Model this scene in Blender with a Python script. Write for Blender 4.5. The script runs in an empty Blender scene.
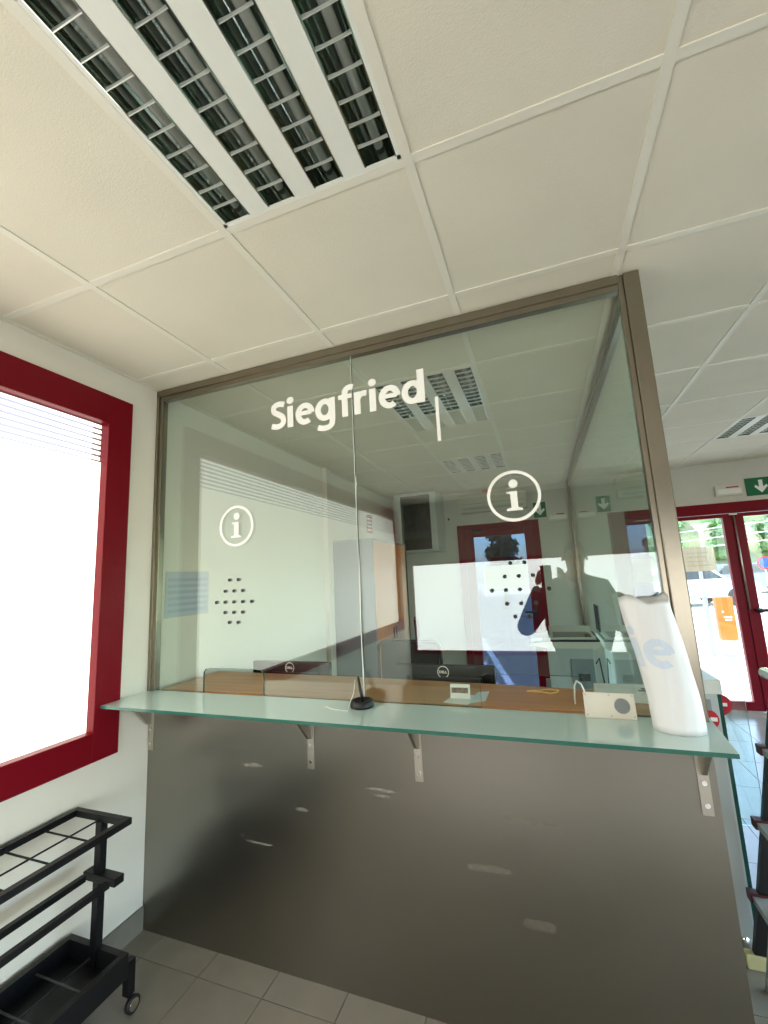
import bpy, bmesh, math, random
from mathutils import Vector, Matrix
random.seed(7)
S = bpy.context.scene
COL = S.collection
PI = math.pi

# ------------------------------------------------------------------ camera, world, light, exposure
cam = bpy.data.cameras.new('camera')
cam_o = bpy.data.objects.new('camera', cam); COL.objects.link(cam_o)
cam.sensor_fit = 'HORIZONTAL'; cam.sensor_width = 36.0
cam.lens = 424.16 / 768 * 36.0
cam.clip_start = 0.01; cam.clip_end = 300
YAW, PITCH, ROLL = -0.3453, 0.1544, -0.0497
_f = Vector((math.sin(YAW)*math.cos(PITCH), math.cos(YAW)*math.cos(PITCH), math.sin(PITCH)))
_r = Vector((math.cos(YAW), -math.sin(YAW), 0)); _u = _r.cross(_f)
_R = _r*math.cos(ROLL) + _u*math.sin(ROLL); _U = -_r*math.sin(ROLL) + _u*math.cos(ROLL)
M = Matrix((_R, _U, -_f)).transposed().to_4x4(); M.translation = Vector((1.9211, -1.7058, 1.5667))
cam_o.matrix_world = M
S.camera = cam_o

W = bpy.data.worlds.new('sky'); S.world = W; W.use_nodes = True
nt = W.node_tree; nt.nodes.clear()
sky = nt.nodes.new('ShaderNodeTexSky'); sky.sky_type = 'NISHITA'
sky.sun_disc = False; sky.sun_elevation = math.radians(52); sky.sun_rotation = math.radians(70)
sky.air_density = 1.0; sky.dust_density = 1.6; sky.ozone_density = 1.2
bg = nt.nodes.new('ShaderNodeBackground'); bg.inputs[1].default_value = 1.3
out = nt.nodes.new('ShaderNodeOutputWorld')
nt.links.new(sky.outputs[0], bg.inputs[0]); nt.links.new(bg.outputs[0], out.inputs[0])

sun = bpy.data.lights.new('sun', 'SUN'); sun.energy = 6.5; sun.angle = 0.01; sun.color = (1, .95, .87)
sun_o = bpy.data.objects.new('sun', sun); COL.objects.link(sun_o)
sun_o.rotation_euler = Vector((0.55, -0.22, -0.80)).to_track_quat('-Z', 'Y').to_euler()

S.view_settings.view_transform = 'Standard'; S.view_settings.look = 'None'
S.view_settings.exposure = 0.42; S.view_settings.gamma = 1.0; S.view_settings.use_curve_mapping = False
S.cycles.max_bounces = 14; S.cycles.diffuse_bounces = 6; S.cycles.glossy_bounces = 6; S.cycles.transparent_max_bounces = 24
S.cycles.sample_clamp_indirect = 6.0
WINDOW_GLOW = 1.6          # daylight through the frosted film of the side window
BACK_GLOW = 4.0            # daylight through the window behind the viewer

# ------------------------------------------------------------------ material helpers
def lin(c):
    return tuple(((x/255)/12.92 if x/255 <= .04045 else (((x/255)+.055)/1.055)**2.4) for x in c)
def rgba(c): return (*lin(c), 1.0)
MATS = {}
def mat(name, col, rough=.5, metal=0., spec=.5, noise=0., nscale=20., bump=0., bscale=80., coat=0., aniso=0., stretch=None, rvar=0.):
    m = bpy.data.materials.new(name); m.use_nodes = True
    t = m.node_tree; p = t.nodes['Principled BSDF']
    p.inputs['Base Color'].default_value = rgba(col); p.inputs['Roughness'].default_value = rough
    p.inputs['Metallic'].default_value = metal; p.inputs['Specular IOR Level'].default_value = spec
    p.inputs['Coat Weight'].default_value = coat; p.inputs['Anisotropic'].default_value = aniso
    if noise or bump or rvar:
        tc = t.nodes.new('ShaderNodeTexCoord'); mp = t.nodes.new('ShaderNodeMapping')
        t.links.new(tc.outputs['Object'], mp.inputs[0])
        if stretch: mp.inputs['Scale'].default_value = stretch
    if noise:
        n = t.nodes.new('ShaderNodeTexNoise'); n.inputs['Scale'].default_value = nscale; n.inputs['Detail'].default_value = 5
        t.links.new(mp.outputs[0], n.inputs['Vector'])
        r = t.nodes.new('ShaderNodeValToRGB'); c = lin(col)
        r.color_ramp.elements[0].position = .3; r.color_ramp.elements[1].position = .7
        r.color_ramp.elements[0].color = (*[x*(1-noise) for x in c], 1)
        r.color_ramp.elements[1].color = (*[min(1, x*(1+noise)) for x in c], 1)
        t.links.new(n.outputs[0], r.inputs[0]); t.links.new(r.outputs[0], p.inputs['Base Color'])
    if rvar:
        n = t.nodes.new('ShaderNodeTexNoise'); n.inputs['Scale'].default_value = nscale*.5; n.inputs['Detail'].default_value = 4
        t.links.new(mp.outputs[0], n.inputs['Vector'])
        mr = t.nodes.new('ShaderNodeMapRange'); mr.inputs[1].default_value = .3; mr.inputs[2].default_value = .7
        mr.inputs[3].default_value = rough-rvar; mr.inputs[4].default_value = rough+rvar
        t.links.new(n.outputs[0], mr.inputs[0]); t.links.new(mr.outputs[0], p.inputs['Roughness'])
    if bump:
        n = t.nodes.new('ShaderNodeTexNoise'); n.inputs['Scale'].default_value = bscale; n.inputs['Detail'].default_value = 3
        t.links.new(mp.outputs[0], n.inputs['Vector'])
        b = t.nodes.new('ShaderNodeBump'); b.inputs['Strength'].default_value = bump; b.inputs['Distance'].default_value = .002
        t.links.new(n.outputs[0], b.inputs['Height']); t.links.new(b.outputs[0], p.inputs['Normal'])
    MATS[name] = m
    return m
def thin_glass(name, tint, r0=.08, gloss=(1, 1, 1), body=0., body_col=(200, 215, 208)):
    """sheet glass: passes light straight on, tinted, and mirrors by Schlick's law from both faces; body = share of milky scatter"""
    m = bpy.data.materials.new(name); m.use_nodes = True
    t = m.node_tree; t.nodes.clear(); N = t.nodes.new; L = t.links.new
    geo = N('ShaderNodeNewGeometry'); dot = N('ShaderNodeVectorMath'); dot.operation = 'DOT_PRODUCT'
    L(geo.outputs['Normal'], dot.inputs[0]); L(geo.outputs['Incoming'], dot.inputs[1])
    ab = N('ShaderNodeMath'); ab.operation = 'ABSOLUTE'; L(dot.outputs['Value'], ab.inputs[0])
    su = N('ShaderNodeMath'); su.operation = 'SUBTRACT'; su.inputs[0].default_value = 1; L(ab.outputs[0], su.inputs[1])
    pw = N('ShaderNodeMath'); pw.operation = 'POWER'; pw.inputs[1].default_value = 5; L(su.outputs[0], pw.inputs[0])
    ma = N('ShaderNodeMath'); ma.operation = 'MULTIPLY_ADD'; ma.inputs[1].default_value = 1-r0; ma.inputs[2].default_value = r0
    L(pw.outputs[0], ma.inputs[0])
    tr = N('ShaderNodeBsdfTransparent'); tr.inputs[0].default_value = rgba(tint)
    gl = N('ShaderNodeBsdfGlossy'); gl.inputs['Roughness'].default_value = 0.0; gl.inputs[0].default_value = (*gloss, 1)
    mx = N('ShaderNodeMixShader'); L(ma.outputs[0], mx.inputs[0])
    if body:
        df = N('ShaderNodeBsdfDiffuse'); df.inputs[0].default_value = rgba(body_col)
        tl = N('ShaderNodeBsdfTranslucent'); tl.inputs[0].default_value = rgba(body_col)
        a = N('ShaderNodeMixShader'); a.inputs[0].default_value = .4; L(df.outputs[0], a.inputs[1]); L(tl.outputs[0], a.inputs[2])
        b = N('ShaderNodeMixShader'); b.inputs[0].default_value = body; L(tr.outputs[0], b.inputs[1]); L(a.outputs[0], b.inputs[2])
        L(b.outputs[0], mx.inputs[1])
    else: L(tr.outputs[0], mx.inputs[1])
    L(gl.outputs[0], mx.inputs[2])
    o = N('ShaderNodeOutputMaterial'); L(mx.outputs[0], o.inputs[0])
    MATS[name] = m; return m
def lit_film(name, col, strength, base=(235, 235, 230)):
    m = bpy.data.materials.new(name); m.use_nodes = True
    p = m.node_tree.nodes['Principled BSDF']
    p.inputs['Base Color'].default_value = rgba(base); p.inputs['Roughness'].default_value = .35
    p.inputs['Emission Color'].default_value = rgba(col); p.inputs['Emission Strength'].default_value = strength
    MATS[name] = m; return m
def wood(name, c1, c2, scale=(1, 12, 12), rough=.4):
    m = bpy.data.materials.new(name); m.use_nodes = True
    t = m.node_tree; p = t.nodes['Principled BSDF']; p.inputs['Roughness'].default_value = rough
    tc = t.nodes.new('ShaderNodeTexCoord'); mp = t.nodes.new('ShaderNodeMapping'); mp.inputs['Scale'].default_value = scale
    n = t.nodes.new('ShaderNodeTexNoise'); n.inputs['Scale'].default_value = 3; n.inputs['Detail'].default_value = 7
    r = t.nodes.new('ShaderNodeValToRGB'); r.color_ramp.elements[0].color = rgba(c1); r.color_ramp.elements[1].color = rgba(c2)
    r.color_ramp.elements[0].position = .3; r.color_ramp.elements[1].position = .7
    t.links.new(tc.outputs['Object'], mp.inputs[0]); t.links.new(mp.outputs[0], n.inputs['Vector'])
    t.links.new(n.outputs[0], r.inputs[0]); t.links.new(r.outputs[0], p.inputs['Base Color'])
    MATS[name] = m; return m

WHITE_WALL = mat('wall_paint', (227, 222, 210), .7, noise=.02, nscale=4, bump=.15, bscale=120)
REAR_WALL = mat('rear_wall_paint', (212, 208, 198), .75, noise=.02, nscale=4)
TILE_C = mat('ceiling_tile_board', (222, 216, 199), .85, noise=.03, nscale=3, bump=.5, bscale=260)
BAR_C = mat('ceiling_grid_paint', (226, 222, 208), .5)
RED = mat('crimson_lacquer', (118, 2, 22), .32, spec=.18)
STEEL = mat('brushed_steel', (148, 144, 136), .30, metal=1, noise=.03, nscale=3, rvar=.03, aniso=.5)
STEEL_F = mat('satin_steel_profile', (142, 135, 121), .28, metal=1, noise=.04, nscale=18, stretch=(1, 1, .1))
BRACKET = mat('bracket_steel', (190, 185, 174), .33, metal=1)
CHROME = mat('chrome', (225, 225, 225), .08, metal=1)
ALU = mat('mirror_aluminium', (186, 196, 188), .10, metal=1)
BLADE = mat('louver_aluminium', (225, 228, 222), .3, metal=.6)
LAMPW = mat('white_enamel', (228, 229, 222), .4)
TUBE = mat('unlit_tube_glass', (150, 152, 146), .2)
CLEAR = thin_glass('screen_glass', (249, 252, 250), r0=.070, gloss=(.93, 1, 1))
CLEAR_SIDE = thin_glass('side_glass', (240, 250, 245), r0=.075)
DOORGLASS = thin_glass('door_glass', (238, 245, 244), r0=.05)
STRIPEGLASS = thin_glass('shaded_upper_glass', (192, 178, 170), r0=.05)
BLUEGLASS = thin_glass('blue_shade_door_glass', (128, 140, 156), r0=.05)  # blue tint also stands in for the shade on the road outside
WING = thin_glass('wing_glass', (240, 250, 248), r0=.04)
EDGE = mat('glass_cut_edge', (40, 84, 74), .15)
EDGE_L = mat('shelf_cut_edge', (48, 104, 92), .12)
SHELF = mat('frosted_green_glass', (200, 224, 219), .10, spec=.7, coat=.5)
FILM = lit_film('frosted_film_lit', (255, 247, 234), WINDOW_GLOW)
FILM_B = lit_film('frosted_film_back', (250, 250, 248), BACK_GLOW)
VINYL = mat('white_vinyl', (246, 246, 240), .5)
DARK = mat('dark_void', (14, 14, 14), .5)
BLACK = mat('black_paint', (11, 12, 15), .42, spec=.35)
BLACKP = mat('black_plastic', (15, 16, 18), .4)
MESHF = mat('black_mesh_fabric', (20, 21, 23), .8, bump=.6, bscale=400)
FLOOR_T = mat('grey_stoneware', (130, 124, 111), .22, noise=.06, nscale=9, bump=.05)
GROUT = mat('grout', (84, 80, 74), .8)
BASEB = mat('baseboard_stoneware', (124, 118, 108), .4, noise=.05)
BEECH = wood('beech_laminate', (190, 136, 88), (208, 154, 104), (.8, 9, 9), .35)
BEECH_V = wood('beech_doors', (190, 122, 66), (208, 142, 84), (9, 9, .8), .4)
GREY_CAB = mat('grey_cabinet_steel', (104, 120, 128), .45)
GREY_DARK = mat('dark_grey_trim', (58, 60, 62), .5)
PLAST = mat('ivory_plastic', (218, 214, 200), .4)
PLASTG = mat('light_grey_plastic', (190, 194, 190), .45)
MIDG = mat('mid_grey_plastic', (140, 146, 148), .5)
PAPER = mat('white_paper', (238, 238, 232), .7)
BAGP = mat('white_plastic_bag', (228, 229, 231), .42, bump=.9, bscale=14)
BAGB = mat('pale_blue_print', (206, 217, 232), .45)
GREEN = mat('sign_green', (10, 104, 62), .4)
REDS = mat('sticker_red', (190, 16, 34), .4)
REDN = mat('notice_red', (190, 40, 44), .5)
BLUEL = mat('pale_blue_print_lines', (168, 182, 200), .6)
SCREEN = lit_film('copier_screen', (160, 200, 240), .6, (120, 150, 190))
BEIGE = mat('beige_rubber', (206, 194, 140), .7)
WOODB = mat('rubber_band_tan', (226, 190, 120), .6)
ORANGE = mat('orange_machine', (222, 112, 22), .45)
CONC = mat('pale_concrete', (206, 198, 184), .85, noise=.06, nscale=1.2)
ASPH = mat('asphalt', (122, 119, 112), .85, noise=.08, nscale=6)
ROADW = mat('road_paint', (226, 228, 226), .7)
GRASSY = mat('hill_scrub', (128, 132, 92), .95, noise=.25, nscale=.35)
LEAF_D = mat('dark_leaves', (44, 66, 50), .7, noise=.35, nscale=2)
LEAF_L = mat('light_leaves', (104, 134, 74), .7, noise=.3, nscale=1)
BARK = mat('bark', (88, 74, 60), .9)
GALV = mat('galvanised_steel', (176, 176, 170), .5, metal=.4)
BEIGEB = mat('beige_board', (150, 130, 98), .7)
SKIN = mat('skin', (206, 160, 132), .5)
CLOTH = mat('dark_jacket', (38, 42, 52), .8)
JEANS = mat('dark_jeans', (40, 50, 72), .85)
HAIR = mat('dark_hair', (34, 26, 22), .6)

# ------------------------------------------------------------------ mesh helpers
class MB:
    def __init__(s): s.b = bmesh.new()
    def box(s, x0, x1, y0, y1, z0, z1, bev=0., rot=None, mi=0, piv=None):
        m = Matrix.Translation(((x0+x1)/2, (y0+y1)/2, (z0+z1)/2)) @ Matrix.Diagonal((abs(x1-x0), abs(y1-y0), abs(z1-z0), 1))
        g = bmesh.ops.create_cube(s.b, size=1, matrix=m); vs = g['verts']
        for f in {f for v in vs for f in v.link_faces}: f.material_index = mi
        if bev:
            r = bmesh.ops.bevel(s.b, geom=list({e for v in vs for e in v.link_edges}), offset=bev, segments=2, affect='EDGES', profile=.7)
            vs = list(set(r['verts']) | {v for v in vs if v.is_valid})
        if rot is not None:
            c = Vector(piv) if piv else Vector(((x0+x1)/2, (y0+y1)/2, (z0+z1)/2))
            bmesh.ops.rotate(s.b, verts=vs, cent=c, matrix=rot)
        return s
    def cyl(s, p, q, r0, r1=None, n=16, mi=0):
        p, q = Vector(p), Vector(q); d = q-p
        m = Matrix.Translation((p+q)/2) @ d.to_track_quat('Z', 'Y').to_matrix().to_4x4()
        g = bmesh.ops.create_cone(s.b, cap_ends=True, segments=n, radius1=r0, radius2=r0 if r1 is None else r1, depth=d.length, matrix=m)
        for f in {f for v in g['verts'] for f in v.link_faces}:
            f.material_index = mi; f.smooth = len(f.verts) == 4
        return s
    def tube(s, pts, r, n=8, mi=0, closed=False):
        pts = [Vector(p) for p in pts]; rings = []; N = len(pts)
        for i, p in enumerate(pts):
            if closed: d = pts[(i+1) % N]-pts[i-1]
            else: d = pts[min(i+1, N-1)]-pts[max(i-1, 0)]
            q = d.to_track_quat('Z', 'Y').to_matrix()
            rr = r[i] if isinstance(r, (list, tuple)) else r
            rings.append([s.b.verts.new(p + q @ Vector((rr*math.cos(a*2*PI/n), rr*math.sin(a*2*PI/n), 0))) for a in range(n)])
        for i in range(N if closed else N-1):
            A, B = rings[i], rings[(i+1) % N]
            for a in range(n):
                f = s.b.faces.new((A[a], A[(a+1) % n], B[(a+1) % n], B[a])); f.smooth = True; f.material_index = mi
        if not closed:
            s.b.faces.new(rings[0][::-1]).material_index = mi; s.b.faces.new(rings[-1]).material_index = mi
        return s
    def prism(s, poly, axis, a, b, mi=0, side=None):
        """polygon (2-D, in the two other axes in xyz order) pushed from a to b along axis"""
        ix = 'xyz'.index(axis)
        def P(u, v, w):
            l = [u, v]; l.insert(ix, w); return l
        A = [s.b.verts.new(P(u, v, a)) for u, v in poly]; B = [s.b.verts.new(P(u, v, b)) for u, v in poly]
        fs = [s.b.faces.new(A), s.b.faces.new(B[::-1])]
        n = len(poly); sd = [s.b.faces.new((A[i], B[i], B[(i+1) % n], A[(i+1) % n])) for i in range(n)]
        for f in fs: f.material_index = mi
        for f in sd: f.material_index = mi if side is None else side
        bmesh.ops.recalc_face_normals(s.b, faces=fs+sd)
        return s
    def lathe(s, prof, c=(0, 0, 0), n=24, mi=0):
        c = Vector(c); rings = []
        for r, z in prof:
            rings.append([s.b.verts.new(c+Vector((max(r, 1e-4)*math.cos(a*2*PI/n), max(r, 1e-4)*math.sin(a*2*PI/n), z))) for a in range(n)])
        for A, B in zip(rings, rings[1:]):
            for a in range(n):
                f = s.b.faces.new((A[a], A[(a+1) % n], B[(a+1) % n], B[a])); f.smooth = True; f.material_index = mi
        bmesh.ops.recalc_face_normals(s.b, faces=s.b.faces[:])
        return s
    def quad(s, a, b, c, d, mi=0):
        f = s.b.faces.new([s.b.verts.new(p) for p in (a, b, c, d)]); f.material_index = mi; return s
    def mesh(s, name, mats):
        me = bpy.data.meshes.new(name); s.b.to_mesh(me); s.b.free()
        for m in (mats if isinstance(mats, (list, tuple)) else [mats]): me.materials.append(m)
        return me
    def put(s, name, mats, parent=None, loc=None):
        return link(name, s.mesh(name, mats), parent, loc)
def link(name, me, parent=None, loc=None):
    o = bpy.data.objects.new(name, me); COL.objects.link(o)
    if parent is not None:
        o.parent = parent
        o.matrix_parent_inverse = Matrix.Translation(-parent_world(parent))
    if loc is not None: o.location = loc
    return o
def parent_world(p):
    v = Vector(p.location); q = p
    return v if p.parent is None else v    # parts are built in world coordinates, things never rotate after building
def thing(name, label, cat, loc=(0, 0, 0), group=None):
    o = bpy.data.objects.new(name, None); COL.objects.link(o); o.location = loc; o.empty_display_size = .05
    o['label'] = label; o['category'] = cat
    if group: o['group'] = group
    return o
def tag(o, label, cat, group=None):
    o['label'] = label; o['category'] = cat
    if group: o['group'] = group
    return o
def struct(o): o['kind'] = 'structure'; return o
def lab(o, t): o['label'] = t; return o
def rounded(x0, x1, z0, z1, r, k=5):
    pts = []
    for cx, cz, a0 in ((x1-r, z0+r, -90), (x1-r, z1-r, 0), (x0+r, z1-r, 90), (x0+r, z0+r, 180)):
        for i in range(k+1):
            a = math.radians(a0+90*i/k); pts.append((cx+r*math.cos(a), cz+r*math.sin(a)))
    return pts
def text_mesh(txt, size, bold=0., ext=.0006, align='LEFT', sx=1.):
    c = bpy.data.curves.new('lettering_curve', 'FONT'); c.body = txt; c.size = size; c.offset = bold; c.extrude = ext; c.align_x = align
    c.resolution_u = 4
    o = bpy.data.objects.new('lettering_curve', c); COL.objects.link(o)
    bpy.context.view_layer.update()
    me = bpy.data.meshes.new_from_object(o.evaluated_get(bpy.context.evaluated_depsgraph_get()))
    bpy.data.objects.remove(o); bpy.data.curves.remove(c)
    if sx != 1:
        for v in me.vertices: v.co.x *= sx
    return me
def catmull(P, k=8):
    out = []
    for i in range(len(P)-1):
        a, b, c, d = P[max(i-1, 0)], P[i], P[i+1], P[min(i+2, len(P)-1)]
        for j in range(k):
            t = j/k
            out.append(tuple(.5*((2*b[q])+(c[q]-a[q])*t+(2*a[q]-5*b[q]+4*c[q]-d[q])*t*t+(3*b[q]-a[q]-3*c[q]+d[q])*t**3) for q in (0, 1)))
    return out+[tuple(P[-1])]
def arc(cx, cy, rx, ry, a0, a1, n=28):
    return [(cx+rx*math.cos(math.radians(a0+(a1-a0)*i/n)), cy+ry*math.sin(math.radians(a0+(a1-a0)*i/n))) for i in range(n+1)]
SW = .029
def glyph(ch):
    bowl = arc(.046, .054, .0325, .041, 0, 360)
    if ch == 'S': return [(catmull([(.073, .122), (.046, .1295), (.019, .118), (.019, .093), (.042, .076), (.064, .058), (.066, .029), (.040, .0135), (.006, .021)]), SW*.95)], .088
    if ch == 'i': return [([(.016, 0), (.016, .108)], SW), (arc(.016, .137, .009, .009, 0, 360, 16), .018)], .043
    if ch == 'e': return [([(.016, .058), (.080, .058)], SW*.72), (arc(.048, .054, .034, .041, 0, 308), SW*.95)], .100
    if ch == 'g': return [(bowl, SW*.95), ([(.082, .108), (.082, .0)], SW), (catmull([(.082, .004), (.079, -.022), (.060, -.036), (.034, -.036), (.012, -.029)]), SW*.9)], .109
    if ch == 'f': return [(catmull([(.034, .0), (.034, .05), (.034, .10), (.040, .130), (.058, .139), (.074, .137)]), SW*.95), ([(.004, .097), (.066, .097)], SW*.75)], .076
    if ch == 'r': return [([(.016, 0), (.016, .108)], SW), (catmull([(.016, .066), (.026, .087), (.042, .095), (.060, .094)]), SW*.92)], .070
    if ch == 'd': return [(bowl, SW*.95), ([(.082, .152), (.082, 0)], SW)], .109
def strokes_mesh(b, word, P, s=1., dep=.0007):
    """P(u, v, w) places a point of the lettering (w = height over the surface)"""
    x = 0
    for ch in word:
        st, adv = glyph(ch)
        for si, (pts, wd) in enumerate(st):
            dz = si*.0002; n = len(pts); L = []
            for i in range(n):
                closed = abs(pts[0][0]-pts[-1][0])+abs(pts[0][1]-pts[-1][1]) < 1e-6
                p0 = pts[i-1] if i > 0 else (pts[-2] if closed else pts[i]); p1 = pts[i+1] if i < n-1 else (pts[1] if closed else pts[i])
                d = Vector((p1[0]-p0[0], p1[1]-p0[1])).normalized(); nn = Vector((-d.y, d.x))*wd/2; c = Vector(pts[i])
                L.append((c+nn, c-nn))
            if n == 2:
                (a0, a1), (c0, c1) = L; L = [(a0.lerp(c0, k/6), a1.lerp(c1, k/6)) for k in range(7)]
            R_ = [[b.b.verts.new(P((x+u.x)*s, u.y*s, w)) for u, w in ((q[0], 0), (q[0], dep+dz), ((q[0]+q[1])/2, dep+dz), (q[1], dep+dz), (q[1], 0))] for q in L]
            for A, B in zip(R_, R_[1:]):
                for k in range(4): b.b.faces.new((A[k], B[k], B[k+1], A[k+1]))
            b.b.faces.new(R_[0]); b.b.faces.new(R_[-1][::-1])
        x += adv
    return x*s
def text_on(name, txt, size, m, origin, right, up, parent, bold=0., align='CENTER', width=None, height=None, ext=.0006):
    me = text_mesh(txt, size, bold, ext, align)
    xs = [v.co.x for v in me.vertices]; ys = [v.co.y for v in me.vertices]
    sx = width/(max(xs)-min(xs)) if width else 1; sy = height/(max(ys)-min(ys)) if height else 1
    r, u = Vector(right).normalized(), Vector(up).normalized(); n = r.cross(u)
    x0 = min(xs) if align == 'LEFT' else (min(xs)+max(xs))/2
    for v in me.vertices:
        p = Vector(origin)+r*(v.co.x-x0)*sx+u*v.co.y*sy+n*v.co.z; v.co = p
    me.materials.clear(); me.materials.append(m)
    return link(name, me, parent)

H = 2.66; D = 4.0125; XR = 5.9; YB = -4.5
GX, GY, T = .4949, -.7529, .6

# ------------------------------------------------------------------ the room
floor = struct(MB().box(-.1, XR+.1, YB-.1, D+.1, -.06, -.004).put('floor', GROUT))
tx, ty = .31, .46
fx0, fy0 = .135-.31, -.12
tile_me = MB().box(-tx/2+.0015, tx/2-.0015, -ty/2+.0015, ty/2-.0015, -.004, 0, bev=.0008).mesh('floor_tile', FLOOR_T)
far = MB()
for i in range(0, 19):
    for j in range(-10, 9):
        cx, cy = fx0+tx*(i+.5), fy0+ty*(j+.5)
        near = (cx < 2.45 and -1.1 < cy < 0.1) or (2.2 < cx < 4.7 and -.6 < cy < D)
        a, b = max(cx-tx/2, 0), min(cx+tx/2, XR); c, d = max(cy-ty/2, YB), min(cy+ty/2, D)
        if b-a < .02 or d-c < .02: continue
        if near and b-a > .3 and d-c > .45: link('floor_tile', tile_me, floor, (cx, cy, 0))
        else: far.box(a+.0015, b-.0015, c+.0015, d-.0015, -.004, 0)
o = far.put('floor_tile_field', FLOOR_T, floor); o['kind'] = 'stuff'

ceil = struct(MB().box(-.1, XR+.1, YB-.1, D+.1, H+.09, H+.14).put('ceiling', BAR_C))
lums = [(1, -1), (1, 2), (1, 5), (5, 5)]
ct = MB().box(-.298, .298, -.298, .298, H+.004, H+.018).mesh('ceiling_tile', TILE_C)
def cellx(i): return max(GX+T*i, 0), min(GX+T*(i+1), XR)
def celly(j): return max(GY+T*j, YB), min(GY+T*(j+1), D)
for i in range(-1, 9):
    for j in range(-7, 8):
        if (i, j) in lums: continue
        a, b = cellx(i); c, d = celly(j)
        if b-a < .03 or d-c < .03: continue
        if b-a > .59 and d-c > .59: link('ceiling_tile', ct, ceil, ((a+b)/2, (c+d)/2, 0))
        else: MB().box(a+.002, b-.002, c+.002, d-.002, H+.004, H+.018).put('ceiling_tile', TILE_C, ceil)
for i in range(0, 10):
    x = GX+T*i
    if x < XR: MB().box(x-.013, x+.013, YB, D, H, H+.02).put('grid_bar', BAR_C, ceil)
for j in range(-6, 8):
    y = GY+T*j
    if y < D: MB().box(0, XR, y-.0125, y+.0125, H+.0006, H+.02).put('grid_bar', BAR_C, ceil)
MB().box(0, .022, YB, D, H-.001, H+.02).put('edge_bar', BAR_C, ceil)
MB().box(0, XR, D-.022, D, H-.001, H+.02).put('edge_bar', BAR_C, ceil)

# left wall with the long red window
WY0, WY1, WZ0, WZ1 = -4.22, -.177, .838, 2.522      # outside of the frame
wl = MB()
wl.box(-.2, 0, YB-.2, WY0+.05, 0, H+.1).box(-.2, 0, WY1-.05, D+.2, 0, H+.1)
wl.box(-.2, 0, WY0+.05, WY1-.05, 0, WZ0+.05).box(-.2, 0, WY0+.05, WY1-.05, WZ1-.05, H+.1)
wall_left = struct(wl.put('wall_left', WHITE_WALL))
struct(MB().box(0, .045, 1.9, 2.0, 0, H).put('trim_1', WHITE_WALL))           # slim pier on the left wall
GY0, GY1, GZ0, GZ1 = WY0+.125, -.301, .961, 2.38
win = struct(thing('window_1', 'x', 'x', (0, -2, WZ0))); del win['label'], win['category']
def frame_yz(y0, y1, z0, z1, iy0, iy1, iz0, iz1, x0, x1, m, name, parent, bev=.004):
    b = MB()
    b.box(x0, x1, y0, iy0, z0, z1, bev).box(x0, x1, iy1, y1, z0, z1, bev)
    b.box(x0, x1, iy0, iy1, z0, iz0, bev).box(x0, x1, iy0, iy1, iz1, z1, bev)
    return b.put(name, m, parent)
frame_yz(WY0, WY1, WZ0, WZ1, GY0, GY1, GZ0, GZ1, -.045, .018, RED, 'window_frame', win)
FZ = 2.186
MB().box(-.036, -.026, GY0, GY1, GZ0, FZ).put('frosted_pane', FILM, win)
MB().box(-.040, -.037, GY0, GY1, FZ-.005, GZ1).put('clear_pane', STRIPEGLASS, win)
for k in range(7):
    z = FZ+.0115+k*.0268
    MB().box(-.036, -.034, GY0, GY1, z, z+.0155).put('film_stripe', FILM, win)
struct(MB().box(.0, .012, YB, -.004, 0, .098).put('baseboard_left', BASEB))

# rear wall of the building (booth door and exit doors in it)
D1 = (.905, 1.945, 2.212); D2 = (2.915, 5.02, 2.21)
wb = MB()
wb.box(-.2, D1[0], D, D+.2, 0, H+.1).box(D1[1], D2[0], D, D+.2, 0, H+.1).box(D2[1], XR+.2, D, D+.2, 0, H+.1)
wb.box(D1[0], D1[1], D, D+.2, D1[2], H+.1).box(D2[0], D2[1], D, D+.2, D2[2], H+.1)
struct(wb.put('wall_back', REAR_WALL))
gx0, gx1, gz0, gz1 = -3.9, 3.3, .12, 2.42        # unseen glazing added for daylight from the hall's right side
wr_ = MB(); wr_.box(XR, XR+.2, YB-.2, gx0, 0, H+.1).box(XR, XR+.2, gx1, D+.2, 0, H+.1).box(XR, XR+.2, gx0, gx1, 0, gz0).box(XR, XR+.2, gx0, gx1, gz1, H+.1)
struct(wr_.put('wall_right', REAR_WALL))
win3 = struct(thing('window_added', 'x', 'x', (XR, 0, gz0))); del win3['label'], win3['category']
b = MB(); b.box(XR-.01, XR+.06, gx0, gx1, gz0, gz0+.09).box(XR-.01, XR+.06, gx0, gx1, gz1-.09, gz1)
for k in range(7):
    y = gx0+.045+k*(gx1-gx0-.09)/6; b.box(XR-.012, XR+.06, y-.045, y+.045, gz0, gz1)
b.put('window_frame', RED, win3)
for k in range(6):
    y = gx0+.045+k*(gx1-gx0-.09)/6; MB().box(XR+.02, XR+.028, y+.04, y+(gx1-gx0-.09)/6-.04, gz0+.08, gz1-.08).put('clear_pane', DOORGLASS, win3)
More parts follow.
